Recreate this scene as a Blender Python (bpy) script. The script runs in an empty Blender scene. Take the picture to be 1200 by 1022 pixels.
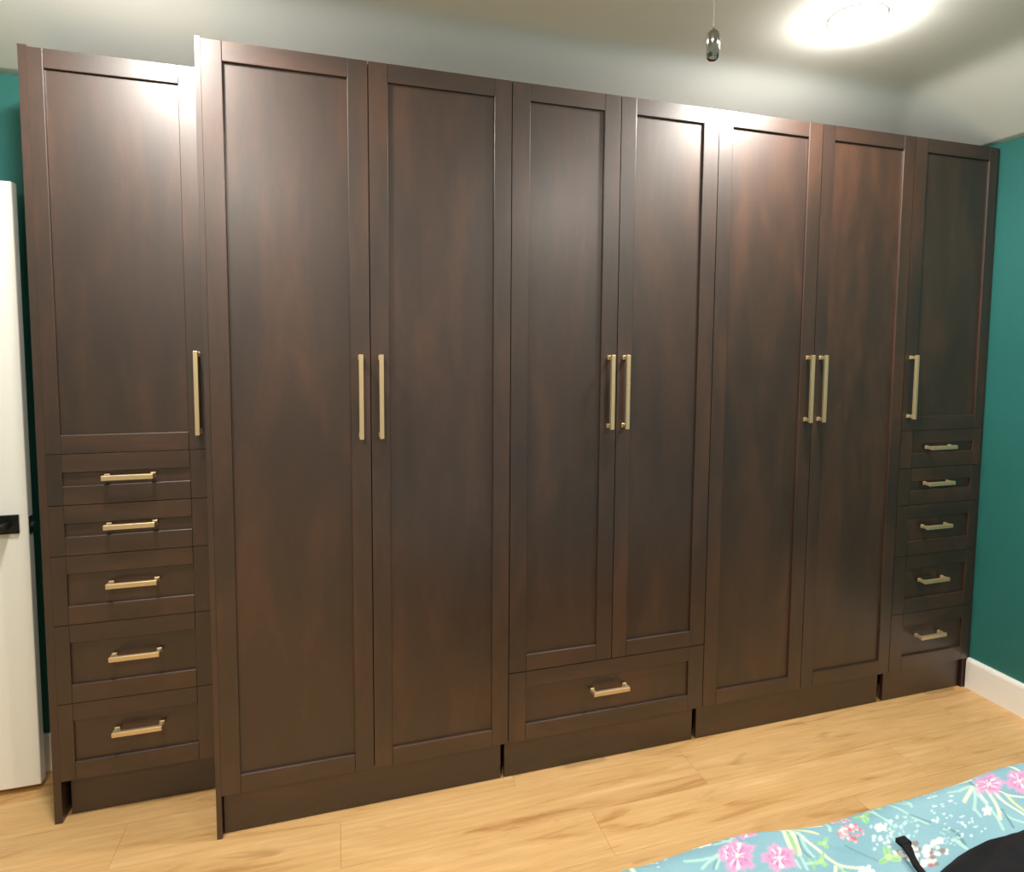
import bpy, bmesh, math, random
import numpy as np
from mathutils import Matrix, Vector

random.seed(7)
scene = bpy.context.scene
COL = scene.collection

# ------------------------------------------------------------------ camera
YAW, PITCH, ROLL = 0.2954, -0.0713, 0.0077
cy_, sy_, cp_, sp_ = math.cos(YAW), math.sin(YAW), math.cos(PITCH), math.sin(PITCH)
F = Vector((sy_ * cp_, cy_ * cp_, sp_))
R0 = Vector((cy_, -sy_, 0))
U0 = R0.cross(F)
R = math.cos(ROLL) * R0 + math.sin(ROLL) * U0
U = -math.sin(ROLL) * R0 + math.cos(ROLL) * U0
cam_d = bpy.data.cameras.new('camera')
cam = bpy.data.objects.new('camera', cam_d)
COL.objects.link(cam)
M = Matrix(((R.x, U.x, -F.x, 0.3602), (R.y, U.y, -F.y, -1.9649), (R.z, U.z, -F.z, 1.5035), (0, 0, 0, 1)))
cam.matrix_world = M
cam_d.sensor_fit = 'HORIZONTAL'
cam_d.sensor_width = 36.0
cam_d.lens = 722.8864 / 1200 * 36.0
cam_d.shift_x = (600 - 611.4253) / 1200
cam_d.shift_y = (458.6845 - 511) / 1200
cam_d.clip_start = 0.02
scene.camera = cam

# ------------------------------------------------------------------ light, world, exposure
LAMP_STRENGTH = 385.0
LAMP_COLOUR = (1.0, 0.95, 0.87)
world = bpy.data.worlds.new('world')
scene.world = world
world.use_nodes = True
world.node_tree.nodes['Background'].inputs[0].default_value = (0.5, 0.55, 0.6, 1)
world.node_tree.nodes['Background'].inputs[1].default_value = 0.05
scene.view_settings.view_transform = 'Standard'
scene.view_settings.look = 'None'
scene.view_settings.gamma = 1.0
scene.view_settings.use_curve_mapping = False
scene.view_settings.exposure = 0.52
try:
    scene.cycles.max_bounces = 10
    scene.cycles.diffuse_bounces = 6
    scene.cycles.sample_clamp_indirect = 6.0
    scene.cycles.use_denoising = True
except Exception:
    pass


# ------------------------------------------------------------------ helpers
def lin(r, g, b):
    def f(c):
        c /= 255.0
        return c / 12.92 if c <= 0.04045 else ((c + 0.055) / 1.055) ** 2.4
    return (f(r), f(g), f(b), 1.0)


def link(name, mesh, mat=None, parent=None, world_loc=(0, 0, 0)):
    o = bpy.data.objects.new(name, mesh)
    COL.objects.link(o)
    if mat and mesh is not None and not mesh.materials:
        mesh.materials.append(mat)
    place(o, parent, world_loc)
    return o


WL = {}


def place(o, parent, world_loc):
    WL[o] = Vector(world_loc)
    if parent is not None:
        o.parent = parent
        o.location = WL[o] - WL[parent]
    else:
        o.location = WL[o]


def empty(name, loc, label=None, cat=None, group=None, parent=None):
    o = bpy.data.objects.new(name, None)
    o.empty_display_size = 0.1
    COL.objects.link(o)
    place(o, parent, loc)
    tag(o, label, cat, group)
    return o


def tag(o, label=None, cat=None, group=None, kind=None):
    if label:
        o['label'] = label
    if cat:
        o['category'] = cat
    if group:
        o['group'] = group
    if kind:
        o['kind'] = kind
    return o


def add_box(bm, x0, x1, y0, y1, z0, z1, bevel=0.0, seg=1):
    r = bmesh.ops.create_cube(bm, size=1.0)
    vs = r['verts']
    for v in vs:
        v.co = Vector(((x0 + x1) / 2 + v.co.x * (x1 - x0), (y0 + y1) / 2 + v.co.y * (y1 - y0), (z0 + z1) / 2 + v.co.z * (z1 - z0)))
    if bevel > 0:
        es = list({e for v in vs for e in v.link_edges})
        bmesh.ops.bevel(bm, geom=es, offset=bevel, segments=seg, affect='EDGES', profile=0.5)


def to_mesh(bm, name, smooth=False):
    bmesh.ops.recalc_face_normals(bm, faces=bm.faces[:])
    me = bpy.data.meshes.new(name)
    bm.to_mesh(me)
    bm.free()
    if smooth:
        me.polygons.foreach_set('use_smooth', [True] * len(me.polygons))
    return me


def box(name, b, mat, parent=None, bevel=0.0, seg=1):
    """One box with its own origin at its centre; b = x0,x1,y0,y1,z0,z1 in world metres."""
    x0, x1, y0, y1, z0, z1 = b
    c = ((x0 + x1) / 2, (y0 + y1) / 2, (z0 + z1) / 2)
    bm = bmesh.new()
    add_box(bm, x0 - c[0], x1 - c[0], y0 - c[1], y1 - c[1], z0 - c[2], z1 - c[2], bevel, seg)
    return link(name, to_mesh(bm, name), mat, parent, c)


def boxes(name, bs, origin, mat, parent=None, bevel=0.0, seg=1):
    bm = bmesh.new()
    for x0, x1, y0, y1, z0, z1 in bs:
        add_box(bm, x0 - origin[0], x1 - origin[0], y0 - origin[1], y1 - origin[1], z0 - origin[2], z1 - origin[2], bevel, seg)
    return link(name, to_mesh(bm, name), mat, parent, origin)


def lathe_bm(profile, n=24):
    bm = bmesh.new()
    rings = []
    for r, z in profile:
        if r < 1e-6:
            rings.append([bm.verts.new((0, 0, z))])
        else:
            rings.append([bm.verts.new((r * math.cos(2 * math.pi * k / n), r * math.sin(2 * math.pi * k / n), z)) for k in range(n)])
    for a, b in zip(rings, rings[1:]):
        for k in range(n):
            k2 = (k + 1) % n
            if len(a) == 1 and len(b) == 1:
                continue
            if len(a) == 1:
                bm.faces.new((a[0], b[k], b[k2]))
            elif len(b) == 1:
                bm.faces.new((a[k], b[0], a[k2]))
            else:
                bm.faces.new((a[k], b[k], b[k2], a[k2]))
    return bm


# ------------------------------------------------------------------ materials
class NT:
    def __init__(self, name):
        self.m = bpy.data.materials.new(name)
        self.m.use_nodes = True
        self.t = self.m.node_tree
        self.bsdf = self.t.nodes['Principled BSDF']

    def n(self, typ, **kw):
        nd = self.t.nodes.new(typ)
        for k, v in kw.items():
            setattr(nd, k, v)
        return nd

    def l(self, a, b):
        self.t.links.new(a, b)


def ramp(nt, fac, stops):
    r = nt.n('ShaderNodeValToRGB')
    e = r.color_ramp.elements
    e[0].position, e[0].color = stops[0]
    e[1].position, e[1].color = stops[-1]
    for p, c in stops[1:-1]:
        x = e.new(p)
        x.color = c
    nt.l(fac, r.inputs[0])
    return r.outputs[0]


def noise(nt, vec, scale, detail=3.0, rough=0.5, dist=0.0):
    nd = nt.n('ShaderNodeTexNoise')
    nd.inputs['Scale'].default_value = scale
    nd.inputs['Detail'].default_value = detail
    nd.inputs['Roughness'].default_value = rough
    nd.inputs['Distortion'].default_value = dist
    nt.l(vec, nd.inputs['Vector'])
    return nd.outputs['Fac']


def object_coords(nt, scale, spread=9.0):
    """Object coordinates, shifted by a per-object random amount and stretched."""
    tc = nt.n('ShaderNodeTexCoord')
    oi = nt.n('ShaderNodeObjectInfo')
    mu = nt.n('ShaderNodeMath', operation='MULTIPLY')
    nt.l(oi.outputs['Random'], mu.inputs[0])
    mu.inputs[1].default_value = spread
    ad = nt.n('ShaderNodeVectorMath', operation='ADD')
    nt.l(tc.outputs['Object'], ad.inputs[0])
    nt.l(mu.outputs[0], ad.inputs[1])
    mp = nt.n('ShaderNodeMapping')
    mp.inputs['Scale'].default_value = scale
    nt.l(ad.outputs[0], mp.inputs['Vector'])
    return mp.outputs['Vector'], oi.outputs['Random']


def mixc(nt, fac, a, b, mode='MIX'):
    m = nt.n('ShaderNodeMix', data_type='RGBA', blend_type=mode)
    if isinstance(fac, float):
        m.inputs['Factor'].default_value = fac
    else:
        nt.l(fac, m.inputs['Factor'])
    for s, v in ((6, a), (7, b)):
        if isinstance(v, tuple):
            m.inputs[s].default_value = v
        else:
            nt.l(v, m.inputs[s])
    return m.outputs[2]


def bump(nt, h, strength, distance):
    b = nt.n('ShaderNodeBump')
    b.inputs['Strength'].default_value = strength
    b.inputs['Distance'].default_value = distance
    nt.l(h, b.inputs['Height'])
    nt.l(b.outputs[0], nt.bsdf.inputs['Normal'])


def plain(name, col, rough=0.5, metal=0.0, bump_scale=None, bump_amt=0.1, spec=0.5):
    nt = NT(name)
    nt.bsdf.inputs['Base Color'].default_value = col
    nt.bsdf.inputs['Roughness'].default_value = rough
    nt.bsdf.inputs['Metallic'].default_value = metal
    nt.bsdf.inputs['Specular IOR Level'].default_value = spec
    if bump_scale:
        tc = nt.n('ShaderNodeTexCoord')
        bump(nt, noise(nt, tc.outputs['Object'], bump_scale, 4.0), bump_amt, 0.002)
    return nt.m


def wood(name, horizontal=False):
    nt = NT(name)
    s1 = (1.3, 6.0, 5.5) if horizontal else (5.5, 6.0, 1.3)
    v, rnd = object_coords(nt, s1)
    blotch = noise(nt, v, 1.5, 5.0, 0.62, 0.35)
    v2, _ = object_coords(nt, tuple(c * 9 for c in s1))
    streak = noise(nt, v2, 1.0, 3.0, 0.6)
    v3, _ = object_coords(nt, (2.2, 2.2, 0.5) if not horizontal else (0.5, 2.2, 2.2))
    wide = noise(nt, v3, 1.5, 2.0)
    c1 = ramp(nt, blotch, [(0.30, WOOD_DARK), (0.5, WOOD_MID), (0.72, WOOD_LIGHT)])
    c2 = ramp(nt, streak, [(0.25, (0.86, 0.86, 0.86, 1)), (0.75, (1.1, 1.09, 1.07, 1))])
    c = mixc(nt, 1.0, c1, c2, 'MULTIPLY')
    c3 = ramp(nt, wide, [(0.3, (0.80, 0.78, 0.78, 1)), (0.7, (1.18, 1.16, 1.14, 1))])
    c = mixc(nt, 1.0, c, c3, 'MULTIPLY')
    nt.l(c, nt.bsdf.inputs['Base Color'])
    nt.bsdf.inputs['Roughness'].default_value = WOOD_ROUGH
    nt.bsdf.inputs['Specular IOR Level'].default_value = WOOD_SPEC
    nt.bsdf.inputs['Coat Weight'].default_value = 0.62
    nt.bsdf.inputs['Coat Roughness'].default_value = 0.32
    bump(nt, streak, 0.06, 0.001)
    return nt.m


WOOD_DARK, WOOD_MID, WOOD_LIGHT = lin(38, 21, 12), lin(52, 30, 17), lin(74, 44, 26)
WOOD_ROUGH, WOOD_SPEC = 0.51, 0.72
M_WOODV = wood('brown_wood_upright_grain')
M_WOODH = wood('brown_wood_level_grain', True)
M_CARC = plain('dark_carcass_board', lin(48, 30, 22), 0.5, bump_scale=40)


def brass():
    nt = NT('brushed_champagne_metal')
    nt.bsdf.inputs['Metallic'].default_value = 0.8
    nt.bsdf.inputs['Roughness'].default_value = 0.44
    v, r = object_coords(nt, (60, 60, 60))
    f = noise(nt, v, 6.0, 2.0)
    nt.l(ramp(nt, f, [(0.3, lin(220, 194, 150)), (0.7, lin(232, 210, 170))]), nt.bsdf.inputs['Base Color'])
    return nt.m


M_BRASS = brass()
M_WHITE = plain('white_satin_paint', lin(248, 246, 240), 0.4, bump_scale=60, bump_amt=0.03)
M_BLACK = plain('matt_black_metal', lin(18, 18, 19), 0.38)
M_CHROME = plain('polished_steel', lin(165, 163, 160), 0.06, 1.0)
M_BEADS = plain('bright_nickel_beads', lin(225, 222, 216), 0.3, 0.6)
M_TRIM = plain('white_lamp_trim', lin(235, 235, 232), 0.5)


def teal_wall():
    nt = NT('teal_wall_paint')
    tc = nt.n('ShaderNodeTexCoord')
    f = noise(nt, tc.outputs['Object'], 2.0, 3.0)
    nt.l(ramp(nt, f, [(0.3, lin(34, 104, 99)), (0.7, lin(39, 111, 106))]), nt.bsdf.inputs['Base Color'])
    nt.bsdf.inputs['Roughness'].default_value = 0.55
    bump(nt, noise(nt, tc.outputs['Object'], 160.0, 2.0), 0.12, 0.002)
    return nt.m


M_TEAL = teal_wall()


def ceiling_paint():
    nt = NT('white_ceiling_paint')
    tc = nt.n('ShaderNodeTexCoord')
    f = noise(nt, tc.outputs['Object'], 1.2, 3.0)
    nt.l(ramp(nt, f, [(0.3, lin(234, 237, 232)), (0.7, lin(240, 242, 237))]), nt.bsdf.inputs['Base Color'])
    nt.bsdf.inputs['Roughness'].default_value = 0.7
    bump(nt, noise(nt, tc.outputs['Object'], 120.0, 3.0), 0.15, 0.002)
    return nt.m


M_CEIL = ceiling_paint()


def floor_wood():
    nt = NT('honey_oak_plank')
    v, rnd = object_coords(nt, (1.0, 9.0, 9.0))
    grain = noise(nt, v, 1.8, 5.0, 0.62, 1.2)
    v2, _ = object_coords(nt, (5.0, 90.0, 90.0))
    fine = noise(nt, v2, 1.0, 3.0, 0.6)
    v3, _ = object_coords(nt, (3.2, 9.0, 9.0))
    kn = noise(nt, v3, 1.5, 2.0, 0.5, 0.6)
    c = ramp(nt, grain, [(0.28, lin(184, 133, 78)), (0.43, lin(216, 171, 114)), (0.6, lin(224, 181, 125)), (0.75, lin(232, 192, 138))])
    c = mixc(nt, 1.0, c, ramp(nt, fine, [(0.3, (0.9, 0.88, 0.85, 1)), (0.7, (1.05, 1.05, 1.05, 1))]), 'MULTIPLY')
    k = ramp(nt, kn, [(0.67, (0, 0, 0, 1)), (0.80, (0.5, 0.5, 0.5, 1))])
    c = mixc(nt, k, c, lin(140, 92, 50))
    t = ramp(nt, rnd, [(0.0, (0.97, 0.965, 0.96, 1)), (1.0, (1.03, 1.03, 1.03, 1))])
    c = mixc(nt, 1.0, c, t, 'MULTIPLY')
    nt.l(c, nt.bsdf.inputs['Base Color'])
    nt.bsdf.inputs['Roughness'].default_value = 0.42
    bump(nt, fine, 0.08, 0.001)
    return nt.m


M_GREIGE = plain('warm_grey_wall_paint', lin(168, 162, 150), 0.6, bump_scale=160)
M_FLOOR = floor_wood()
M_UNDER = plain('dark_subfloor', lin(90, 62, 38), 0.8, bump_scale=30)
M_MATT = plain('white_mattress_ticking', lin(225, 222, 214), 0.85, bump_scale=200)
M_BEDWOOD = plain('dark_bed_timber', lin(58, 40, 30), 0.5, bump_scale=30)


def lamp_glow():
    nt = NT('glowing_lamp_lens')
    nt.bsdf.inputs['Base Color'].default_value = (0.9, 0.9, 0.9, 1)
    nt.bsdf.inputs['Emission Color'].default_value = (*LAMP_COLOUR, 1)
    nt.bsdf.inputs['Emission Strength'].default_value = LAMP_STRENGTH
    tc = nt.n('ShaderNodeTexCoord')
    bump(nt, noise(nt, tc.outputs['Object'], 90.0, 2.0), 0.05, 0.001)
    return nt.m


M_GLOW = lamp_glow()

# ------------------------------------------------------------------ room shell
XL, XR, YB, YF = -1.42, 3.066, 0.515, -3.40
HW, HF = 2.378, 2.55          # ceiling height at the walls / in the middle
fl = box('floor', (XL - 0.1, XR + 0.1, YF - 0.1, YB + 0.1, -0.08, -0.006), M_UNDER)
tag(fl, 'warm honey oak plank floor running along the wardrobes', kind='structure')

PW, PL = 0.182, 1.22
plank_cache = {}


def plank(x0, x1, y0, y1):
    key = (round(x1 - x0, 3), round(y1 - y0, 3))
    if key not in plank_cache:
        bm = bmesh.new()
        w, d = (x1 - x0) / 2 - 0.0003, (y1 - y0) / 2 - 0.0003
        add_box(bm, -w, w, -d, d, -0.006, 0.0, 0.0004)
        me = to_mesh(bm, 'plank')
        me.materials.append(M_FLOOR)
        plank_cache[key] = me
    o = bpy.data.objects.new('plank', plank_cache[key])
    COL.objects.link(o)
    place(o, fl, ((x0 + x1) / 2, (y0 + y1) / 2, 0.0))


rows = []
y = YB
offs = [0.35, 0.93, 0.08, 0.66, 1.10, 0.22, 0.80]
k = 0
while y > YF + 0.001:
    y0 = max(YF, y - PW)
    x = XL - offs[k % 7]
    while x < XR:
        a, b = max(XL, x), min(XR, x + PL)
        if b - a > 0.03:
            plank(a, b, y0, y)
        x += PL
    y = y0
    k += 1

T = 0.1
for nm, b, lab in (('wall_back', (XL - T, XR + T, YB, YB + T, -0.08, HW), 'teal painted wall behind the wardrobes and the white door'),
                   ('wall_right', (XR, XR + T, YF, YB, -0.08, HW), 'teal painted side wall with the white baseboard'),
                   ('wall_left', (XL - T, XL, YF, YB, -0.08, HW), 'teal painted wall on the hinge side of the white door'),
                   ('wall_front', (XL - T, XR + T, YF - T, YF, -0.08, HW), 'warm grey painted wall facing the wardrobes')):
    tag(box(nm, b, M_GREIGE if nm == 'wall_front' else M_TEAL), lab, kind='structure')

# ceiling: flat middle, gently sloped margins that meet in soft hips at the corners
nx, ny = 150, 130
xs = np.linspace(XL, XR, nx)
ys = np.linspace(YF, YB, ny)
X, Y = np.meshgrid(xs, ys)
SL = 0.44
d = np.minimum(np.minimum(X - XL, XR - X), np.minimum(Y - YF, YB - Y))
h = (HF - HW) * d / SL
kk = 0.012
Z = HW - kk * np.log(np.exp(-h / kk) + np.exp(-(HF - HW) / kk))
Z = Z - (Z[0, 0] - HW)
ZC = float(Z.max())
co = np.stack([X, Y, Z], -1).reshape(-1, 3)
i = np.arange(nx * ny).reshape(ny, nx)
faces = np.stack([i[:-1, :-1], i[1:, :-1], i[1:, 1:], i[:-1, 1:]], -1).reshape(-1, 4)
me = bpy.data.meshes.new('ceiling')
me.from_pydata(co.tolist(), [], faces.tolist())
me.polygons.foreach_set('use_smooth', [True] * len(me.polygons))
ce = link('ceiling', me, M_CEIL)
sol = ce.modifiers.new('thickness', 'SOLIDIFY')
sol.thickness = 0.06
sol.offset = -1.0
tag(ce, 'white ceiling with gently sloped edges and recessed lamps', kind='structure')


def baseboard(name, b, lab, axis):
    """Board with an eased top edge; axis = outward room direction (+/-x or +/-y)."""
    x0, x1, y0, y1, z0, z1 = b
    c = Vector(((x0 + x1) / 2, (y0 + y1) / 2, z0))
    bm = bmesh.new()
    prof = [(0, 0), (1, 0), (1, z1 - 0.014), (0.85, z1 - 0.005), (0.55, z1), (0, z1)]
    n = []
    for e in (0, 1):
        ring = []
        for t, z in prof:
            if axis == '-x':
                p = (x1 - t * (x1 - x0), y0 + e * (y1 - y0), z)
            elif axis == '+x':
                p = (x0 + t * (x1 - x0), y0 + e * (y1 - y0), z)
            elif axis == '-y':
                p = (x0 + e * (x1 - x0), y1 - t * (y1 - y0), z)
            else:
                p = (x0 + e * (x1 - x0), y0 + t * (y1 - y0), z)
            ring.append(bm.verts.new(Vector(p) - Vector((c.x, c.y, 0))))
        n.append(ring)
    m = len(prof)
    for a in range(m):
        bm.faces.new((n[0][a], n[0][(a + 1) % m], n[1][(a + 1) % m], n[1][a]))
    bm.faces.new(n[0])
    bm.faces.new(n[1][::-1])
    return tag(link(name, to_mesh(bm, name), M_WHITE, None, (c.x, c.y, 0)), lab, kind='structure')


baseboard('baseboard_right', (XR - 0.021, XR, YF + 0.02, 0.004, 0, 0.135), 'white baseboard along the teal side wall', '-x')
baseboard('baseboard_back', (XL, -0.50, YB - 0.015, YB, 0, 0.135), 'white baseboard behind the white door', '-y')
baseboard('baseboard_left', (XL, XL + 0.015, YF + 0.02, YB - 0.02, 0, 0.135), 'white baseboard on the door hinge wall', '+x')
baseboard('baseboard_front', (XL + 0.02, XR - 0.025, YF, YF + 0.015, 0, 0.135), 'white baseboard on the wall facing the wardrobes', '+y')

# ------------------------------------------------------------------ white door leaf standing open before the back wall
DX1, DY0, DY1 = -0.604, 0.398, 0.433
dr = box('door_1', (DX1 - 0.76, DX1, DY0, DY1, 0.022, 2.012), M_WHITE, None, 0.002)
tag(dr, 'white flush door with a black lever handle, open against the teal wall', kind='structure')
hx, hz = DX1 - 0.054, 0.918
lv = boxes('lever_handle', [(hx - 0.031, hx + 0.031, DY0 - 0.009, DY0, hz - 0.031, hz + 0.031)], (hx, DY0, hz), M_BLACK, dr, 0.0015)
tag(lv, 'black square rose with a straight black lever')
bm = bmesh.new()
add_box(bm, -0.010, 0.010, -0.048, -0.009, -0.010, 0.010, 0.003, 2)
add_box(bm, -0.125, 0.011, -0.060, -0.046, -0.011, 0.011, 0.004, 2)
link('lever', to_mesh(bm, 'lever'), M_BLACK, lv, (hx, DY0, hz))
lp = boxes('latch_plate', [(DX1, DX1 + 0.0015, DY0 + 0.005, DY1 - 0.005, 0.880, 0.938)], (DX1, DY0, 0.909), M_BLACK, dr)
bx = boxes('latch_bolt', [(DX1, DX1 + 0.010, DY0 + 0.011, DY1 - 0.011, 0.903, 0.919)], (DX1, DY0, 0.911), M_CHROME, lp, 0.002)

# ------------------------------------------------------------------ wardrobes
ZB, ZT = 0.136, 2.355
TH, REC = 0.020, 0.009


def pull_vertical(parent, x, yf, z0, z1):
    o = (x, yf, (z0 + z1) / 2)
    w = 0.0066
    bm = bmesh.new()
    hh = (z1 - z0) / 2
    add_box(bm, -w, w, -0.036, -0.0245, -hh, hh, 0.0008)
    for s in (-1, 1):
        add_box(bm, -0.0055, 0.0055, -0.026, 0.0, s * (hh - 0.010) - 0.0055, s * (hh - 0.010) + 0.0055, 0.0006)
        add_box(bm, -0.0075, 0.0075, -0.003, 0.0, s * (hh - 0.010) - 0.0075, s * (hh - 0.010) + 0.0075, 0.0006)
    return link('handle', to_mesh(bm, 'handle'), M_BRASS, parent, o)


def pull_level(parent, x, yf, z, half=0.070):
    w = 0.0074
    bm = bmesh.new()
    add_box(bm, -half, half, -0.036, -0.0245, -w, w, 0.0008)
    for s in (-1, 1):
        add_box(bm, s * (half - 0.006) - 0.0058, s * (half - 0.006) + 0.0058, -0.026, 0.0, -0.0055, 0.0055, 0.0006)
        add_box(bm, s * (half - 0.007) - 0.0075, s * (half - 0.007) + 0.0075, -0.003, 0.0, -0.0075, 0.0075, 0.0006)
    return link('handle', to_mesh(bm, 'handle'), M_BRASS, parent, (x, yf, z))


def shaker(name, unit, x0, x1, z0, z1, yf, sl, sr, rt, rb):
    """Five-piece front: recessed centre panel with two stiles and two rails as its pieces."""
    p = box(name, (x0 + sl - 0.006, x1 - sr + 0.006, yf + REC, yf + TH - 0.002, z0 + rb - 0.006, z1 - rt + 0.006), M_WOODV, unit)

    def piece(nm, bx0, bx1, bz0, bz1, axis, side):
        """A frame member whose inner front edge is softly rounded over."""
        c = ((bx0 + bx1) / 2, yf + TH / 2, (bz0 + bz1) / 2)
        hx_, hz2 = (bx1 - bx0) / 2, (bz1 - bz0) / 2
        bm = bmesh.new()
        add_box(bm, -hx_, hx_, -TH / 2, TH / 2, -hz2, hz2)
        inner = [e for e in bm.edges if all(v.co.y < 0 and v.co[axis] * side > 0 for v in e.verts)]
        bmesh.ops.bevel(bm, geom=inner, offset=0.0024, segments=3, affect='EDGES', profile=0.5)
        link(nm, to_mesh(bm, nm), M_WOODV if nm == 'stile' else M_WOODH, p, c)

    g = 0.0002
    piece('stile', x0, x0 + sl - g, z0, z1, 0, 1)
    piece('stile', x1 - sr + g, x1, z0, z1, 0, -1)
    piece('rail', x0 + sl + g, x1 - sr - g, z1 - rt, z1, 2, -1)
    piece('rail', x0 + sl + g, x1 - sr - g, z0, z0 + rb, 2, 1)
    return p


def carcass(unit, x0, x1, yf, x0o=None):
    y0, y1, t = yf + TH + 0.002, YB - 0.006, 0.018
    bs = [(x0, x0 + t, y0, y1, ZB, ZT), (x1 - t, x1, y0, y1, ZB, ZT),
          (x0 + t, x1 - t, y0, y1, ZT - t, ZT), (x0 + t, x1 - t, y0, y1, ZB, ZB + t),
          (x0 + t, x1 - t, y1 - 0.008, y1, ZB + t, ZT - t),
          (x0, x0 + t, y0 + 0.075, y1, 0, ZB), (x1 - t, x1, y0 + 0.075, y1, 0, ZB)]
    return boxes('carcass', bs, ((x0 + x1) / 2, (y0 + y1) / 2, (ZB + ZT) / 2), M_CARC, unit)


def kick(unit, x0, x1, yk):
    return box('kick_plate', (x0, x1, yk, yk + 0.016, 0.0, ZB - 0.003), M_WOODH, unit, 0.0008)


G = 'dark brown fitted wardrobe units along the back wall'
DRAWERS = [(1.0125, 1.1688, 1.096), (0.855, 1.0103, 0.943), (0.637, 0.853, 0.758), (0.386, 0.635, 0.525), (0.136, 0.384, 0.281)]

# left drawer tower (stands back from the others)
YA = 0.208
u = empty('wardrobe', (-0.26, YA, 0), 'brown tower set back beside the white door, tall door over five drawers', 'wardrobe', G)
carcass(u, -0.476, -0.004, YA)
box('end_panel', (-0.496, -0.4748, YA, YB - 0.006, 0, 2.36), M_WOODV, u, 0.0004)
dd = shaker('door', u, -0.4745, -0.024, 1.1705, ZT, YA, 0.0405, 0.0630, 0.055, 0.0565)
pull_vertical(dd, -0.054, YA, 1.219, 1.484)
for z0, z1, hz_ in DRAWERS:
    q = shaker('drawer', u, -0.4745, -0.024, z0, z1, YA, 0.0405, 0.0610, 0.0565, 0.0575)
    pull_level(q, -0.252, YA, hz_)
kick(u, -0.462, -0.004, YA + 0.036)
box('filler_strip', (-0.0225, -0.0012, YA + 0.001, YA + TH, ZB, ZT), M_WOODV, u, 0.0008)

# tall two-door unit
u = empty('wardrobe', (0.46, 0, 0), 'tall two-door brown wardrobe standing proud beside the set-back drawer tower', 'wardrobe', G)
box('end_panel', (0.0, 0.0150, 0, YB - 0.006, 0, 2.36), M_WOODV, u, 0.0004)
carcass(u, 0.0145, 0.9185, 0)
dd = shaker('door', u, 0.0155, 0.4665, ZB, ZT, 0, 0.0545, 0.0590, 0.055, 0.057)
pull_vertical(dd, 0.4385, 0, 1.218, 1.478)
dd = shaker('door', u, 0.4695, 0.9175, ZB, ZT, 0, 0.0570, 0.0570, 0.055, 0.057)
pull_vertical(dd, 0.4990, 0, 1.218, 1.478)
kick(u, 0.0175, 0.897, 0.021)

# two doors over one wide drawer
u = empty('wardrobe', (1.304, 0, 0), 'brown wardrobe with two narrow doors over one wide bottom drawer', 'wardrobe', G)
carcass(u, 0.9195, 1.6885, 0)
dd = shaker('door', u, 0.9205, 1.3030, 0.3860, ZT, 0, 0.0610, 0.0590, 0.055, 0.057)
pull_vertical(dd, 1.2760, 0, 1.222, 1.480)
dd = shaker('door', u, 1.3060, 1.6875, 0.3860, ZT, 0, 0.0570, 0.0610, 0.055, 0.057)
pull_vertical(dd, 1.3335, 0, 1.222, 1.480)
q = shaker('drawer', u, 0.9205, 1.6875, ZB, 0.3830, 0, 0.0610, 0.0640, 0.055, 0.057)
pull_level(q, 1.294, 0, 0.279)
kick(u, 0.911, 1.6590, 0.021)

# second tall two-door unit
u = empty('wardrobe', (2.14, 0, 0), 'tall two-door brown wardrobe standing between the wide-drawer unit and the corner tower', 'wardrobe', G)
carcass(u, 1.6895, 2.5965, 0)
dd = shaker('door', u, 1.6905, 2.1415, ZB, ZT, 0, 0.0585, 0.0610, 0.055, 0.057)
pull_vertical(dd, 2.1115, 0, 1.222, 1.482)
dd = shaker('door', u, 2.1445, 2.5955, ZB, ZT, 0, 0.0570, 0.0560, 0.055, 0.060)
pull_vertical(dd, 2.1740, 0, 1.222, 1.482)
kick(u, 1.6770, 2.5610, 0.021)

# right drawer tower in the corner
u = empty('wardrobe', (2.82, 0, 0), 'brown corner tower against the teal side wall, one door over five dark drawers', 'wardrobe', G)
carcass(u, 2.5975, 3.0440, 0)
dd = shaker('door', u, 2.5985, 3.0440, 1.1705, ZT, 0, 0.0650, 0.0430, 0.055, 0.057)
pull_vertical(dd, 2.6280, 0, 1.222, 1.484)
for z0, z1, hz_ in DRAWERS:
    q = shaker('drawer', u, 2.5985, 3.0440, z0, z1, 0, 0.0650, 0.0430, 0.0565, 0.060)
    pull_level(q, 2.8000, 0, hz_ + 0.002)
kick(u, 2.5920, 3.0250, 0.021)
box('filler_strip', (3.0455, 3.0645, 0.006, 0.024, ZB + 0.003, ZT), M_WOODV, u, 0.0006)

box('toe_gap_shade', (3.0265, 3.0645, 0.008, 0.024, 0.0, ZB - 0.002), M_CARC, u)  # dark strip added to stand for the shade in the open toe gap

# ------------------------------------------------------------------ recessed lamps
def lamp(x, y, label, src=None):
    zc = ZC - 0.001
    e = empty('recessed_lamp', (x, y, zc), label, 'lamp', 'round recessed ceiling lamps')
    if src is None:
        ring = lathe_bm([(0.0757, 0.0), (0.086, 0.0), (0.0855, -0.0022), (0.078, -0.0028), (0.0757, -0.0024), (0.0757, 0.0)], 40)
        a = to_mesh(ring, 'trim_ring', True)
        lens = lathe_bm([(0.0755, -0.001), (0.0745, -0.007), (0.069, -0.014), (0.058, -0.020), (0.042, -0.0245), (0.022, -0.027), (0.0, -0.028)], 32)
        b = to_mesh(lens, 'diffuser', True)
        bmf = [link('trim_ring', a, M_TRIM, e, (x, y, zc)), link('diffuser', b, M_GLOW, e, (x, y, zc))]
        return bmf
    for s in src:
        o = s.copy()
        COL.objects.link(o)
        place(o, e, (x, y, zc))
    return src


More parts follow.
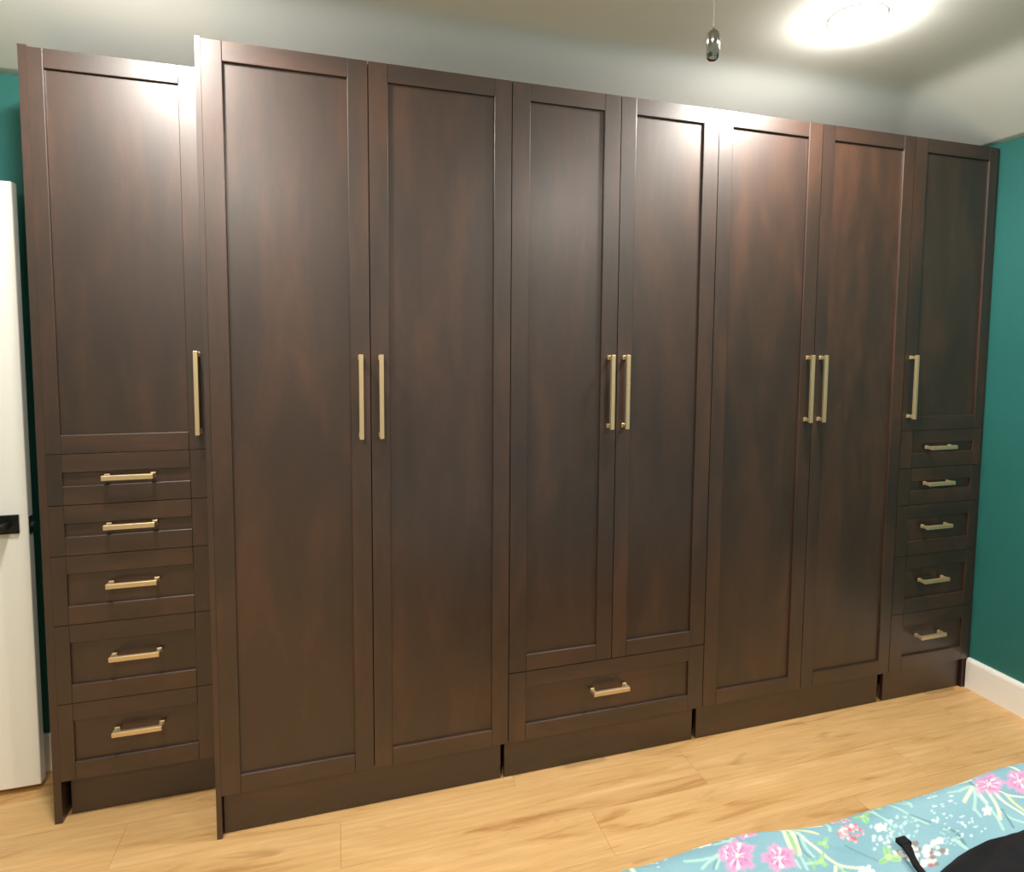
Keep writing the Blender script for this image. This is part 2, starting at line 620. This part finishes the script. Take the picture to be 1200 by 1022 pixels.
src = lamp(1.953, -0.334, 'glowing round ceiling lamp near the corner drawer tower')
lamp(-0.190, -0.334, 'round ceiling lamp in front of the set-back drawer tower', src)
lamp(1.953, -2.30, 'round ceiling lamp above the bed', src)
lamp(-0.190, -2.30, 'round ceiling lamp beside the bed, towards the door hinge wall', src)

# ------------------------------------------------------------------ pull chain
px_, py_ = 0.745, -1.380
pc = empty('pull_chain', (px_, py_, 1.806), 'polished steel pull fob hanging on a thin ceiling chain', 'pull chain')
fob = lathe_bm([(0.0, 0.0), (0.0045, 0.0004), (0.0060, 0.0022), (0.0066, 0.006), (0.0069, 0.015), (0.0066, 0.0235), (0.0058, 0.0275), (0.0040, 0.0296), (0.0014, 0.0300), (0.0012, 0.0325), (0.0, 0.0325)], 24)
fo = link('fob', to_mesh(fob, 'fob', True), M_CHROME, pc, (px_, py_, 1.806))
bm = bmesh.new()
z = 1.8385
while z < ZC - 0.012:
    bmesh.ops.create_uvsphere(bm, u_segments=6, v_segments=4, radius=0.00075, matrix=Matrix.Translation((0, 0, z - 1.8385)))
    z += 0.0030
add_box(bm, -0.0003, 0.0003, -0.0003, 0.0003, -0.001, ZC - 0.010 - 1.8385)
tag(link('bead_chain', to_mesh(bm, 'bead_chain', True), M_BEADS, pc, (px_, py_, 1.8385)), kind='stuff')
cup = lathe_bm([(0.0, -0.022), (0.004, -0.022), (0.010, -0.018), (0.026, -0.006), (0.030, 0.0), (0.0, 0.0)], 24)
link('ceiling_cup', to_mesh(cup, 'ceiling_cup', True), M_CHROME, pc, (px_, py_, ZC - 0.001))

# ------------------------------------------------------------------ bed
BX0, BX1, BY0, BY1 = 0.615, 2.50, -0.985, -3.02
bed = empty('bed', ((BX0 + BX1) / 2, -2.0, 0), 'bed standing in front of the wardrobes under the floral duvet', 'bed')
boxes('bed_base', [(BX0 + 0.03, BX1 - 0.03, BY1 + 0.01, BY0 - 0.04, 0.14, 0.28)], (1.55, -2.0, 0.21), M_BEDWOOD, bed, 0.004)
for lx in (BX0 + 0.08, BX1 - 0.08):
    for ly in (BY0 - 0.09, BY1 + 0.08):
        bm = lathe_bm([(0.0, 0.0), (0.020, 0.0), (0.030, 0.142), (0.0, 0.142)], 16)
        link('leg', to_mesh(bm, 'leg'), M_BEDWOOD, bed, (lx, ly, 0.0))
box('mattress', (BX0 + 0.035, BX1 - 0.035, BY1 + 0.02, BY0 - 0.045, 0.281, 0.525), M_MATT, bed, 0.04, 4)
boxes('headboard', [(BX0, BX1, BY1 - 0.05, BY1, 0.10, 1.05)], (1.55, BY1, 0.5), M_BEDWOOD, bed, 0.01, 2)

# floral duvet: cloth sheet laid flat over the mattress, bent down over its edges
STROKES=[(1,3,[[0.8104,-0.9871],[0.813,-1.0089]]),(0,3,[[0.8567,-0.9825],[0.8656,-1.0033],[0.8655,-1.022]]),(1,3,[[0.8813,-0.9786],[0.8851,-0.9964]]),(3,2.5,[[0.9434,-0.9796],[0.9837,-0.9856],[1.0179,-0.9858],[1.0467,-0.9843]]),(2,5,[[0.7885,-0.9913],[0.7977,-1.002]]),(1,3,[[0.7445,-0.9836],[0.7708,-0.9861],[0.7988,-0.9925]]),(1,2.5,[[0.8312,-0.9896],[0.833,-1.0124]]),(1,2.5,[[0.8146,-0.9847],[0.8453,-0.9865]]),(1,2,[[0.9663,-1.0329],[0.9953,-1.0415],[1.0288,-1.0459]]),(1,2,[[0.9884,-1.0571],[1.0099,-1.0493],[1.0316,-1.0467]]),(1,2.5,[[1.0452,-1.0173],[1.0726,-1.0176]]),(1,2,[[1.0591,-0.9919],[1.0674,-1.0102],[1.0749,-1.0241]]),(4,1,[[1.0257,-1.0504],[1.0082,-1.064]]),(1,2,[[1.0606,-0.9902],[1.0661,-1.0098],[1.073,-1.0224]]),(1,2.5,[[1.0433,-1.0155],[1.0672,-1.0172],[1.0893,-1.0131]]),(1,2,[[1.0894,-0.995],[1.084,-1.0115],[1.0735,-1.0261]]),(0,3,[[1.1904,-0.9847],[1.1928,-1.0066],[1.1816,-1.0402],[1.1732,-1.0692]]),(0,3.5,[[1.1979,-1.0005],[1.1993,-1.0309],[1.1929,-1.0577],[1.18,-1.0762]]),(2,3,[[1.1891,-1.0352],[1.1864,-1.0558],[1.176,-1.0734]]),(0,2.5,[[1.1931,-0.9855],[1.204,-1.0175],[1.2131,-1.0459],[1.2218,-1.0731],[1.2302,-1.0994],[1.2418,-1.1143],[1.2695,-1.1257]]),(0,3,[[1.2023,-1.0075],[1.2229,-1.0192],[1.2419,-1.0286],[1.2487,-1.0399]]),(5,2,[[1.2174,-1.0176],[1.2325,-1.0314],[1.246,-1.0391]]),(1,3,[[1.1904,-0.9847],[1.2219,-0.984],[1.2469,-0.9854]]),(0,2.5,[[1.1946,-0.9879],[1.2277,-0.9976],[1.2595,-1.0089],[1.2816,-1.0134]]),(4,1,[[1.205,-1.0399],[1.1935,-1.0683],[1.1969,-1.0862]]),(1,2,[[1.2151,-1.0282],[1.2035,-1.0643],[1.2044,-1.0851]]),(1,2,[[1.4098,-0.9916],[1.4094,-1.0208],[1.4125,-1.0557]]),(1,2.5,[[1.2957,-1.0057],[1.291,-1.024],[1.2826,-1.0349]]),(4,1,[[1.2749,-0.9875],[1.2692,-1.0019]]),(0,2,[[1.228,-1.1119],[1.2155,-1.1249]]),(1,2,[[1.2355,-1.1141],[1.2329,-1.13]]),(2,2,[[1.2294,-1.1171],[1.2428,-1.1329]]),(1,2,[[1.0231,-1.045],[1.044,-1.0413]]),(1,2,[[1.0123,-1.0651],[1.0313,-1.0507]]),(1,2,[[1.1645,-1.0867],[1.1609,-1.1018]]),(1,2,[[1.1793,-1.0844],[1.1711,-1.108]]),(2,2,[[1.192,-1.0881],[1.1858,-1.1091]]),(1,2,[[1.1751,-1.0963],[1.2,-1.0971]]),(4,1,[[1.2845,-1.074],[1.2996,-1.0995],[1.3117,-1.1233]]),(1,2,[[1.4155,-1.0115],[1.4096,-1.0391],[1.4121,-1.061]]),(1,2.5,[[1.4638,-0.9949],[1.465,-1.0222],[1.4717,-1.0464],[1.4855,-1.0808]]),(1,2,[[1.4776,-0.995],[1.4875,-1.0174],[1.4992,-1.0284],[1.4953,-1.0348]]),(1,2,[[1.5,-1.0094],[1.5025,-1.0256]]),(4,1.5,[[1.4737,-1.0506],[1.4951,-1.0784]]),(0,3,[[1.5978,-0.9915],[1.6324,-0.989],[1.6603,-0.9907]]),(3,3.5,[[1.6481,-0.9914],[1.6669,-1.0033],[1.6963,-1.0098]]),(1,2.5,[[1.6678,-0.9908],[1.703,-0.9989],[1.7335,-0.9991]]),(1,2,[[1.6046,-1.0262],[1.6357,-1.0333],[1.6701,-1.0353]]),(0,2.5,[[1.6067,-1.0599],[1.6359,-1.0472],[1.6662,-1.0382]]),(1,2,[[1.6662,-1.0382],[1.6374,-1.0612],[1.6026,-1.0848]]),(1,2,[[1.6074,-1.0825],[1.5992,-1.1018]]),(1,2.2,[[1.6525,-1.054],[1.6401,-1.0847],[1.6248,-1.1164],[1.6064,-1.1419]]),(0,2.5,[[1.6786,-1.0538],[1.6677,-1.0778],[1.6486,-1.1019],[1.6275,-1.1207]]),(0,2.5,[[1.6855,-1.0676],[1.6812,-1.0967],[1.6834,-1.13]]),(5,2.5,[[1.7052,-1.0694],[1.6978,-1.0979],[1.6945,-1.1226]]),(3,2.5,[[1.7025,-1.0687],[1.708,-1.0857],[1.7327,-1.0968]]),(1,2.5,[[1.6515,-1.11],[1.6487,-1.1269],[1.6618,-1.1446]]),(4,1.5,[[1.6562,-1.1041],[1.6293,-1.1453]]),(0,3,[[1.823,-0.9917],[1.8251,-1.0126],[1.8205,-1.0375]]),(2,3,[[1.8605,-0.991],[1.8759,-1.0002]]),(0,2.5,[[1.8339,-0.9925],[1.864,-1.0082]]),(4,1.5,[[1.6855,-1.0151],[1.6662,-1.0382]]),(4,2.5,[[1.5141,-1.1013],[1.5142,-1.1248],[1.5043,-1.1478]]),(1,4,[[1.5009,-1.1275],[1.5019,-1.1471]]),(3,1.5,[[1.6859,-1.0318],[1.6627,-1.0491],[1.6474,-1.0794]])]
MOTIFS=[(0,[1.0667,-1.0546],[0.0304,-0.0089],[0.0223,0.0303]),(0,[1.1389,-1.0758],[0.0289,-0.0085],[0.0204,0.0245]),(0,[1.1179,-1.007],[0.0208,-0.0061],[0.0124,0.0164]),(0,[1.0509,-1.0433],[0.0137,-0.004],[0.0108,0.0152]),(0,[1.7089,-1.0426],[0.0341,-0.0099],[0.0355,0.0259]),(0,[1.7831,-1.0602],[0.0288,-0.0084],[0.0376,0.0255]),(0,[1.7589,-0.9977],[0.0205,-0.006],[0.0145,0.0107]),(1,[1.3218,-1.0502],[0.0244,-0.0071],[0.0195,0.0197]),(1,[1.3293,-1.0135],[0.0201,-0.0059],[0.0063,0.0065]),(2,[1.4255,-1.1309],[0.0376,-0.0111],[0.0323,0.027]),(4,[1.3676,-1.1186],[0.014,-0.0041],[0.0123,0.0111]),(4,[1.2758,-1.1324],[0.015,-0.0044],[0.0092,0.009]),(3,[1.3788,-1.022],[0.0219,-0.0064],[0.0174,0.017]),(3,[1.2429,-1.0001],[0.0232,-0.0068],[0.0099,0.0114]),(3,[1.4345,-1.0095],[0.0138,-0.004],[0.0104,0.0098]),(3,[1.245,-1.0624],[0.0126,-0.0037],[0.0126,0.0136]),(3,[1.21,-1.0967],[0.0137,-0.0041],[0.0131,0.0142]),(3,[1.345,-1.1166],[0.0218,-0.0064],[0.0243,0.0223]),(4,[1.0028,-0.9932],[0.0142,-0.0042],[0.0058,0.009]),(4,[1.0266,-1.0041],[0.0173,-0.0051],[0.0059,0.0089]),(5,[0.917,-1.0148],[0.0211,-0.0062],[0.0096,0.0171]),(5,[1.3766,-1.0756],[0.0291,-0.0085],[0.028,0.0261]),(5,[1.3693,-1.0856],[0.0224,-0.0066],[0.0183,0.0169]),(6,[1.4261,-1.072],[0.0328,-0.0097],[0.0299,0.0266]),(6,[1.5004,-1.1175],[0.0226,-0.0066],[0.0207,0.0164]),(5,[1.5243,-1.0655],[0.0237,-0.0069],[0.0199,0.0164]),(5,[1.5559,-1.0099],[0.0248,-0.0073],[0.0118,0.01]),(5,[1.5432,-1.0889],[0.0234,-0.0069],[0.011,0.0086]),(5,[1.5648,-1.0438],[0.0278,-0.0081],[0.0164,0.0133]),(5,[1.5485,-1.1114],[0.0164,-0.0048],[0.022,0.0168]),(5,[1.5698,-1.1211],[0.0131,-0.0038],[0.0111,0.0083]),(4,[1.3895,-1.0579],[0.0132,-0.0038],[0.0076,0.0071]),(4,[1.6257,-1.0952],[0.0102,-0.003],[0.0144,0.0105]),(6,[1.7224,-1.0046],[0.0166,-0.0048],[0.014,0.0105])]

DZ = 0.560
r_ = 0.055
ix0, ix1, iy0, iy1 = BX0 + r_, BX1 - r_, BY1 + 0.10, BY0 - r_
HANG = 0.30
us = np.concatenate([np.arange(BX0 - HANG + 0.05, 2.12, 0.0026), np.arange(2.12, BX1 + HANG - 0.05, 0.014)])
vs = np.concatenate([np.arange(BY1 + 0.03, -1.52, 0.012), np.arange(-1.52, BY0 + HANG - 0.05, 0.0026)])
Ug, Vg = np.meshgrid(us, vs)
cxn = np.clip(Ug, ix0, ix1)
cyn = np.clip(Vg, iy0 - 1, iy1)
ddx, ddy = Ug - cxn, Vg - cyn
dist = np.sqrt(ddx ** 2 + ddy ** 2)
nxd, nyd = ddx / np.maximum(dist, 1e-9), ddy / np.maximum(dist, 1e-9)
arc = np.minimum(dist / r_, math.pi / 2)
fwd = r_ * np.sin(arc)
drop = r_ * (1 - np.cos(arc)) + np.maximum(0, dist - r_ * math.pi / 2)
rng = np.random.RandomState(3)
wob = np.zeros_like(Ug)
for q_ in range(26):
    kx, ky = rng.normal(0, 9), rng.normal(0, 14)
    wob += 0.0016 * np.sin(kx * Ug + ky * Vg + rng.uniform(0, 6.28)) / (1 + 0.05 * (abs(kx) + abs(ky)))
# a few pulled creases running across the cloth
for (ax, ay, bx_, by_, amp, wd) in ((1.36, -1.02, 1.52, -1.12, 0.006, 0.012), (1.62, -1.00, 1.72, -1.10, 0.006, 0.012), (1.08, -1.00, 1.30, -1.06, 0.005, 0.012), (1.20, -1.05, 1.36, -1.16, 0.005, 0.014), (0.86, -1.0, 0.93, -1.06, 0.005, 0.012)):
    tt = np.clip(((Ug - ax) * (bx_ - ax) + (Vg - ay) * (by_ - ay)) / ((bx_ - ax) ** 2 + (by_ - ay) ** 2), -0.15, 1.15)
    dl = np.hypot(Ug - ax - tt * (bx_ - ax), Vg - ay - tt * (by_ - ay))
    wob += amp * np.exp(-(dl / wd) ** 2) * np.clip(1.2 - np.abs(tt - 0.5) * 1.6, 0, 1)
edge = 0.007 * np.sin(Ug * 7.3 + 0.6) + 0.004 * np.sin(Ug * 17.0 + 2.0)
side = np.clip(drop / 0.25, 0, 1)
fold = 0.012 * side * np.sin(Ug * 23 + np.sin(Ug * 5) * 2)
Xc = cxn + nxd * (fwd + fold)
Yc = cyn + nyd * (fwd + fold) + edge * np.clip((Vg - (iy1 - 0.15)) / 0.15, 0, 1)
Zc = DZ - drop + wob * np.clip(1 - drop / 0.1, 0, 1) * 1.0
# ---- the print on the cloth, in cloth coordinates
PAL = [lin(226, 232, 200), lin(172, 214, 204), lin(150, 196, 128), lin(238, 240, 232), lin(92, 128, 140), lin(216, 220, 150)]
PAL = [np.array(c[:3]) for c in PAL]
C3 = lambda *a: np.array(lin(*a)[:3])
base_a, base_b = C3(118, 163, 180), C3(140, 182, 195)
nz = 0.5 + 0.5 * np.sin(Ug * 11 + 2 * np.sin(Vg * 9)) * np.sin(Vg * 13 + 1.7 * np.sin(Ug * 7))
COLR = base_a + (base_b - base_a) * nz[..., None]


def window(x0, x1, y0, y1):
    i0, i1 = np.searchsorted(us, (x0, x1))
    j0, j1 = np.searchsorted(vs, (y0, y1))
    return slice(j0, max(j1, j0)), slice(i0, max(i1, i0))


def blend(sl, a, c):
    COLR[sl] = COLR[sl] * (1 - a[..., None]) + c * a[..., None]


def stroke(ci, wpx, pts, opacity=0.9):
    hw = wpx * 0.0021 * 0.5
    P = np.array(pts)
    sl = window(P[:, 0].min() - 0.02, P[:, 0].max() + 0.02, P[:, 1].min() - 0.02, P[:, 1].max() + 0.02)
    gx, gy = Ug[sl], Vg[sl]
    if gx.size == 0:
        return
    # smooth the polyline
    if len(P) > 2:
        t = np.linspace(0, len(P) - 1, len(P) * 5)
        k_ = np.clip(t.astype(int), 0, len(P) - 2)
        f_ = (t - k_)[:, None]
        p0, p1, p2, p3 = P[np.maximum(k_ - 1, 0)], P[k_], P[k_ + 1], P[np.minimum(k_ + 2, len(P) - 1)]
        P = 0.5 * (2 * p1 + (p2 - p0) * f_ + (2 * p0 - 5 * p1 + 4 * p2 - p3) * f_ ** 2 + (3 * p1 - p0 - 3 * p2 + p3) * f_ ** 3)
    best = np.full(gx.shape, 9.0)
    for a, b in zip(P[:-1], P[1:]):
        v = b - a
        L2 = (v ** 2).sum() + 1e-12
        t = np.clip(((gx - a[0]) * v[0] + (gy - a[1]) * v[1]) / L2, 0, 1)
        best = np.minimum(best, np.hypot(gx - a[0] - t * v[0], gy - a[1] - t * v[1]))
    a = np.clip((hw + 0.0016 - best) / 0.0020, 0, 1) * opacity
    blend(sl, a, PAL[ci])


def motif(kind, c, ax, ay, seed):
    rs = np.random.RandomState(seed)
    A = np.array([[ax[0], ay[0]], [ax[1], ay[1]]])
    B = np.linalg.inv(A)
    A = A * 1.1
    B = np.linalg.inv(A)
    ext = (abs(A).sum(1)) * 1.6
    sl = window(c[0] - ext[0], c[0] + ext[0], c[1] - ext[1], c[1] + ext[1])
    gx, gy = Ug[sl] - c[0], Vg[sl] - c[1]
    if gx.size == 0:
        return
    u_, v_ = B[0, 0] * gx + B[0, 1] * gy, B[1, 0] * gx + B[1, 1] * gy
    r = np.hypot(u_, v_)
    th = np.arctan2(v_, u_)
    ph = rs.uniform(0, 6.28)
    if kind == 0:      # pink five-petalled flower with a pale streaked heart
        rad = 0.98 + 0.13 * np.cos(5 * th + ph) + 0.08 * np.cos(11 * th + 2 * ph) + 0.05 * np.cos(23 * th)
        blend(sl, np.clip((rad - r) / 0.22, 0, 1) * 0.92, C3(214, 156, 198))
        blend(sl, np.clip((rad * 0.78 - r) / 0.3, 0, 1) * 0.55, C3(196, 124, 178))
        pet = np.clip((np.cos(7 * th + ph + 1.2 * np.sin(3 * th)) - 0.1) * 3, 0, 1) * np.clip((0.62 + 0.2 * np.cos(2 * th + ph) - r) / 0.15, 0, 1)
        blend(sl, pet * 0.75, C3(250, 226, 240))
        vein = np.clip((np.cos(9 * th + 1.3 * ph) - 0.86) * 9, 0, 1) * np.clip((0.6 - r) / 0.1, 0, 1)
        blend(sl, vein * 0.7, C3(150, 60, 120))
        blend(sl, np.clip((0.14 - r) / 0.06, 0, 1), C3(246, 238, 200))
    elif kind in (1, 2):   # clusters of tiny blossoms
        for q in range(46):
            a_, rr = rs.uniform(0, 6.28), math.sqrt(rs.uniform(0, 1)) * 0.92
            d2 = np.hypot(u_ - rr * math.cos(a_), (v_ - rr * math.sin(a_)))
            sz = rs.uniform(0.10, 0.20)
            if kind == 1:
                cc = [C3(238, 150, 160), C3(222, 92, 112), C3(250, 224, 220), C3(244, 184, 186)][rs.randint(4)]
            else:
                cc = [C3(250, 246, 234), C3(250, 246, 234), C3(244, 236, 226), C3(250, 248, 240), C3(176, 110, 116), C3(140, 120, 116)][rs.randint(6)]
            blend(sl, np.clip((sz - d2) / 0.05, 0, 1) * 0.95, cc)
    elif kind == 3:    # green leaf pair
        for q in range(3):
            a_ = ph + q * 2.1
            uu, vv = u_ * math.cos(a_) + v_ * math.sin(a_), -u_ * math.sin(a_) + v_ * math.cos(a_)
            e_ = ((uu - 0.45) / 0.55) ** 2 + (vv / 0.34) ** 2
            blend(sl, np.clip((1 - e_) / 0.35, 0, 1) * 0.85, C3(152, 206, 140))
            blend(sl, np.clip((0.05 - np.abs(vv)) / 0.04, 0, 1) * np.clip((1 - e_) / 0.2, 0, 1) * 0.8, C3(108, 168, 98))
        blend(sl, np.clip((0.3 - r) / 0.1, 0, 1) * 0.6, C3(214, 228, 160))
    elif kind == 4:    # plain pale petals
        for q in range(5):
            a_ = ph + q * 1.257
            uu, vv = u_ * math.cos(a_) + v_ * math.sin(a_), -u_ * math.sin(a_) + v_ * math.cos(a_)
            e_ = ((uu - 0.5) / 0.5) ** 2 + (vv / 0.32) ** 2
            blend(sl, np.clip((1 - e_) / 0.3, 0, 1), C3(244, 244, 236))
        blend(sl, np.clip((0.2 - r) / 0.1, 0, 1), C3(226, 214, 150))
    elif kind == 5:    # trail of white buds
        for q in range(9):
            d2 = np.hypot(u_ - rs.uniform(-0.9, 0.9), v_ - rs.uniform(-0.9, 0.9))
            blend(sl, np.clip((rs.uniform(0.12, 0.2) - d2) / 0.09, 0, 1) * 0.72, C3(226, 238, 238))
    else:              # hazy mint umbel
        for q in range(40):
            a_, rr = rs.uniform(0, 6.28), math.sqrt(rs.uniform(0, 1)) * 0.95
            d2 = np.hypot(u_ - rr * math.cos(a_), v_ - rr * math.sin(a_))
            blend(sl, np.clip((rs.uniform(0.06, 0.13) - d2) / 0.05, 0, 1) * 0.75, C3(192, 224, 218))


for ci, wpx, pts in STROKES:
    stroke(ci, wpx, pts)
for k_, (kind, c, ax, ay) in enumerate(MOTIFS):
    motif(kind, c, ax, ay, k_)
# the print goes on over the rest of the cloth
rs = np.random.RandomState(11)
for q in range(430):
    cx_, cy2 = rs.uniform(us[0], us[-1]), rs.uniform(vs[0], vs[-1])
    if 0.70 < cx_ < 1.85 and -1.24 < cy2 < -0.93:
        continue
    if rs.rand() < 0.5:
        a_ = rs.uniform(0, 6.28)
        for s_ in range(3):
            a2 = a_ + rs.normal(0, 0.35)
            L = rs.uniform(0.06, 0.16)
            if 0.70 < cx_ + L * math.cos(a2) < 1.85 and -1.24 < cy2 + L * math.sin(a2) < -0.93:
                continue
            stroke(int(rs.choice([0, 1, 1, 2, 5])), rs.uniform(2, 3.5), [[cx_, cy2], [cx_ + 0.5 * L * math.cos(a2 + 0.2), cy2 + 0.5 * L * math.sin(a2 + 0.2)], [cx_ + L * math.cos(a2), cy2 + L * math.sin(a2)]])
    else:
        s_ = rs.uniform(0.02, 0.04)
        motif(int(rs.choice([0, 0, 1, 2, 3, 4, 5, 6])), [cx_, cy2], [s_, 0], [0, s_ * 1.15], 1000 + q)

nv, nu = Ug.shape
idx = np.arange(nv * nu).reshape(nv, nu)
fc = np.stack([idx[:-1, :-1], idx[:-1, 1:], idx[1:, 1:], idx[1:, :-1]], -1).reshape(-1, 4).astype(np.int32)
org = np.array([(BX0 + BX1) / 2, -2.0, DZ])
vco = (np.stack([Xc, Yc, Zc], -1).reshape(-1, 3) - org).astype(np.float32)
me = bpy.data.meshes.new('duvet')
me.vertices.add(len(vco))
me.vertices.foreach_set('co', vco.ravel())
me.loops.add(fc.size)
me.loops.foreach_set('vertex_index', fc.ravel())
me.polygons.add(len(fc))
me.polygons.foreach_set('loop_start', np.arange(0, fc.size, 4, dtype=np.int32))
me.polygons.foreach_set('loop_total', np.full(len(fc), 4, np.int32))
me.update(calc_edges=True)
me.polygons.foreach_set('use_smooth', np.ones(len(fc), bool))
att = me.color_attributes.new('print', 'FLOAT_COLOR', 'POINT')
rgba = np.ones((nv * nu, 4), np.float32)
rgba[:, :3] = COLR.reshape(-1, 3)
att.data.foreach_set('color', rgba.ravel())
nt = NT('floral_printed_cotton')
va = nt.n('ShaderNodeVertexColor', layer_name='print')
tc = nt.n('ShaderNodeTexCoord')
weave = noise(nt, tc.outputs['Object'], 420.0, 2.0)
nt.l(mixc(nt, 1.0, va.outputs['Color'], ramp(nt, weave, [(0.2, (0.93, 0.93, 0.93, 1)), (0.8, (1.05, 1.05, 1.05, 1))]), 'MULTIPLY'), nt.bsdf.inputs['Base Color'])
nt.bsdf.inputs['Roughness'].default_value = 0.8
nt.bsdf.inputs['Sheen Weight'].default_value = 0.1
bump(nt, weave, 0.1, 0.001)
dv = link('duvet', me, nt.m, None, org.tolist())
tag(dv, 'light blue duvet printed with pink, white and green flowers, spread over the bed', 'duvet')
sol = dv.modifiers.new('thickness', 'SOLIDIFY')
sol.thickness = 0.022
sol.offset = -1.0

# ------------------------------------------------------------------ black bag on the bed
def cloth_black():
    nt = NT('black_woven_cloth')
    tc = nt.n('ShaderNodeTexCoord')
    f = noise(nt, tc.outputs['Object'], 300.0, 2.0)
    nt.l(ramp(nt, f, [(0.3, lin(14, 14, 17)), (0.7, lin(24, 24, 28))]), nt.bsdf.inputs['Base Color'])
    nt.bsdf.inputs['Roughness'].default_value = 0.85
    nt.bsdf.inputs['Specular IOR Level'].default_value = 0.25
    bump(nt, f, 0.2, 0.001)
    return nt.m


M_BAG = cloth_black()
GX, GY = 1.55, -1.42
BAG_RX, BAG_RY, BAG_H = 0.38, 0.28, 0.09
nr, na = 40, 96
verts, fcs = [], []
for a in range(nr + 1):
    t = a / nr
    for b in range(na):
        th = 2 * math.pi * b / na
        ux, uy = math.cos(th), math.sin(th)
        rad = 1 + 0.06 * math.sin(2 * th + 0.9) + 0.045 * math.sin(3 * th + 0.6) + 0.02 * math.sin(5 * th + 1.5) + 0.012 * math.sin(11 * th)
        x, y_ = BAG_RX * t * rad * ux, BAG_RY * t * rad * uy
        hgt = BAG_H * (1 - t ** 3.0) ** 0.65 if t < 1 else 0
        hgt *= 1 + 0.10 * math.sin(14 * x + 5 * y_ + 1) + 0.09 * math.sin(27 * x - 17 * y_) + 0.07 * math.sin(44 * y_ + 15 * x) + 0.06 * math.sin(70 * x + 31 * y_) + 0.04 * math.sin(95 * x - 80 * y_)
        for fx, fy, fa, fw, fh in ((-0.10, 0.08, 0.5, 0.020, 0.024), (0.05, 0.02, 0.9, 0.024, 0.026), (0.14, -0.06, 0.2, 0.020, 0.022), (-0.15, -0.08, -0.6, 0.022, 0.024), (0.20, 0.10, 1.2, 0.018, 0.020), (-0.05, 0.17, 0.1, 0.016, 0.018), (-0.22, 0.08, 1.1, 0.018, 0.020), (0.0, -0.15, 0.7, 0.020, 0.024)):
            dn = -(x - fx) * math.sin(fa) + (y_ - fy) * math.cos(fa) + 0.02 * math.sin(16 * x)
            al = (x - fx) * math.cos(fa) + (y_ - fy) * math.sin(fa)
            hgt += fh * (1 - t) ** 0.4 * math.exp(-(dn / fw) ** 2) * math.exp(-(al / 0.14) ** 2)
        verts.append((x, y_, hgt))
base_n = len(verts)
for a in range(nr):
    for b in range(na):
        p, q = a * na + b, a * na + (b + 1) % na
        fcs.append((p, q, q + na, p + na))
verts.append((0, 0, 0))
for b in range(na):
    fcs.append((nr * na + (b + 1) % na, nr * na + b, len(verts) - 1))
me = bpy.data.meshes.new('bag_body')
me.from_pydata(verts, [], fcs)
bm = bmesh.new()
bm.from_mesh(me)
bmesh.ops.remove_doubles(bm, verts=bm.verts[:], dist=1e-5)
bm.to_mesh(me)
bmesh.ops.recalc_face_normals(bm, faces=bm.faces[:])
bm.to_mesh(me)
bm.free()
me.polygons.foreach_set('use_smooth', [True] * len(me.polygons))
bag = empty('bag', (GX, GY, DZ), 'crumpled black cloth bag lying on the floral duvet, strap stretched out', 'bag')
link('bag_body', me, M_BAG, bag, (GX, GY, DZ + 0.002))
# strap: flat webbing lying on the cloth, ending in a stitched tab
pts = [(1.383, -1.118), (1.380, -1.130), (1.371, -1.146), (1.361, -1.164), (1.356, -1.185), (1.37, -1.23), (1.41, -1.29), (1.50, -1.33)]
bm = bmesh.new()
prev = None
for k_, (x, y_) in enumerate(pts):
    a = Vector(pts[max(k_ - 1, 0)])
    b = Vector(pts[min(k_ + 1, len(pts) - 1)])
    t = (b - a).normalized()
    n_ = Vector((-t.y, t.x)) * (0.008 if k_ < 2 else 0.0055)
    zz = DZ + 0.006
    ring = [bm.verts.new((x + n_.x - GX, y_ + n_.y - GY, zz - DZ)), bm.verts.new((x - n_.x - GX, y_ - n_.y - GY, zz - DZ)),
            bm.verts.new((x - n_.x - GX, y_ - n_.y - GY, zz + 0.006 - DZ)), bm.verts.new((x + n_.x - GX, y_ + n_.y - GY, zz + 0.006 - DZ))]
    if prev:
        for e in range(4):
            bm.faces.new((prev[e], prev[(e + 1) % 4], ring[(e + 1) % 4], ring[e]))
    else:
        bm.faces.new(ring)
    prev = ring
bm.faces.new(prev[::-1])
st = link('strap', to_mesh(bm, 'strap'), M_BAG, bag, (GX, GY, DZ))
boxes('strap_tab', [(1.374, 1.398, -1.124, -1.106, DZ + 0.004, DZ + 0.014)], (1.386, -1.115, DZ + 0.009), M_BAG, st, 0.002)
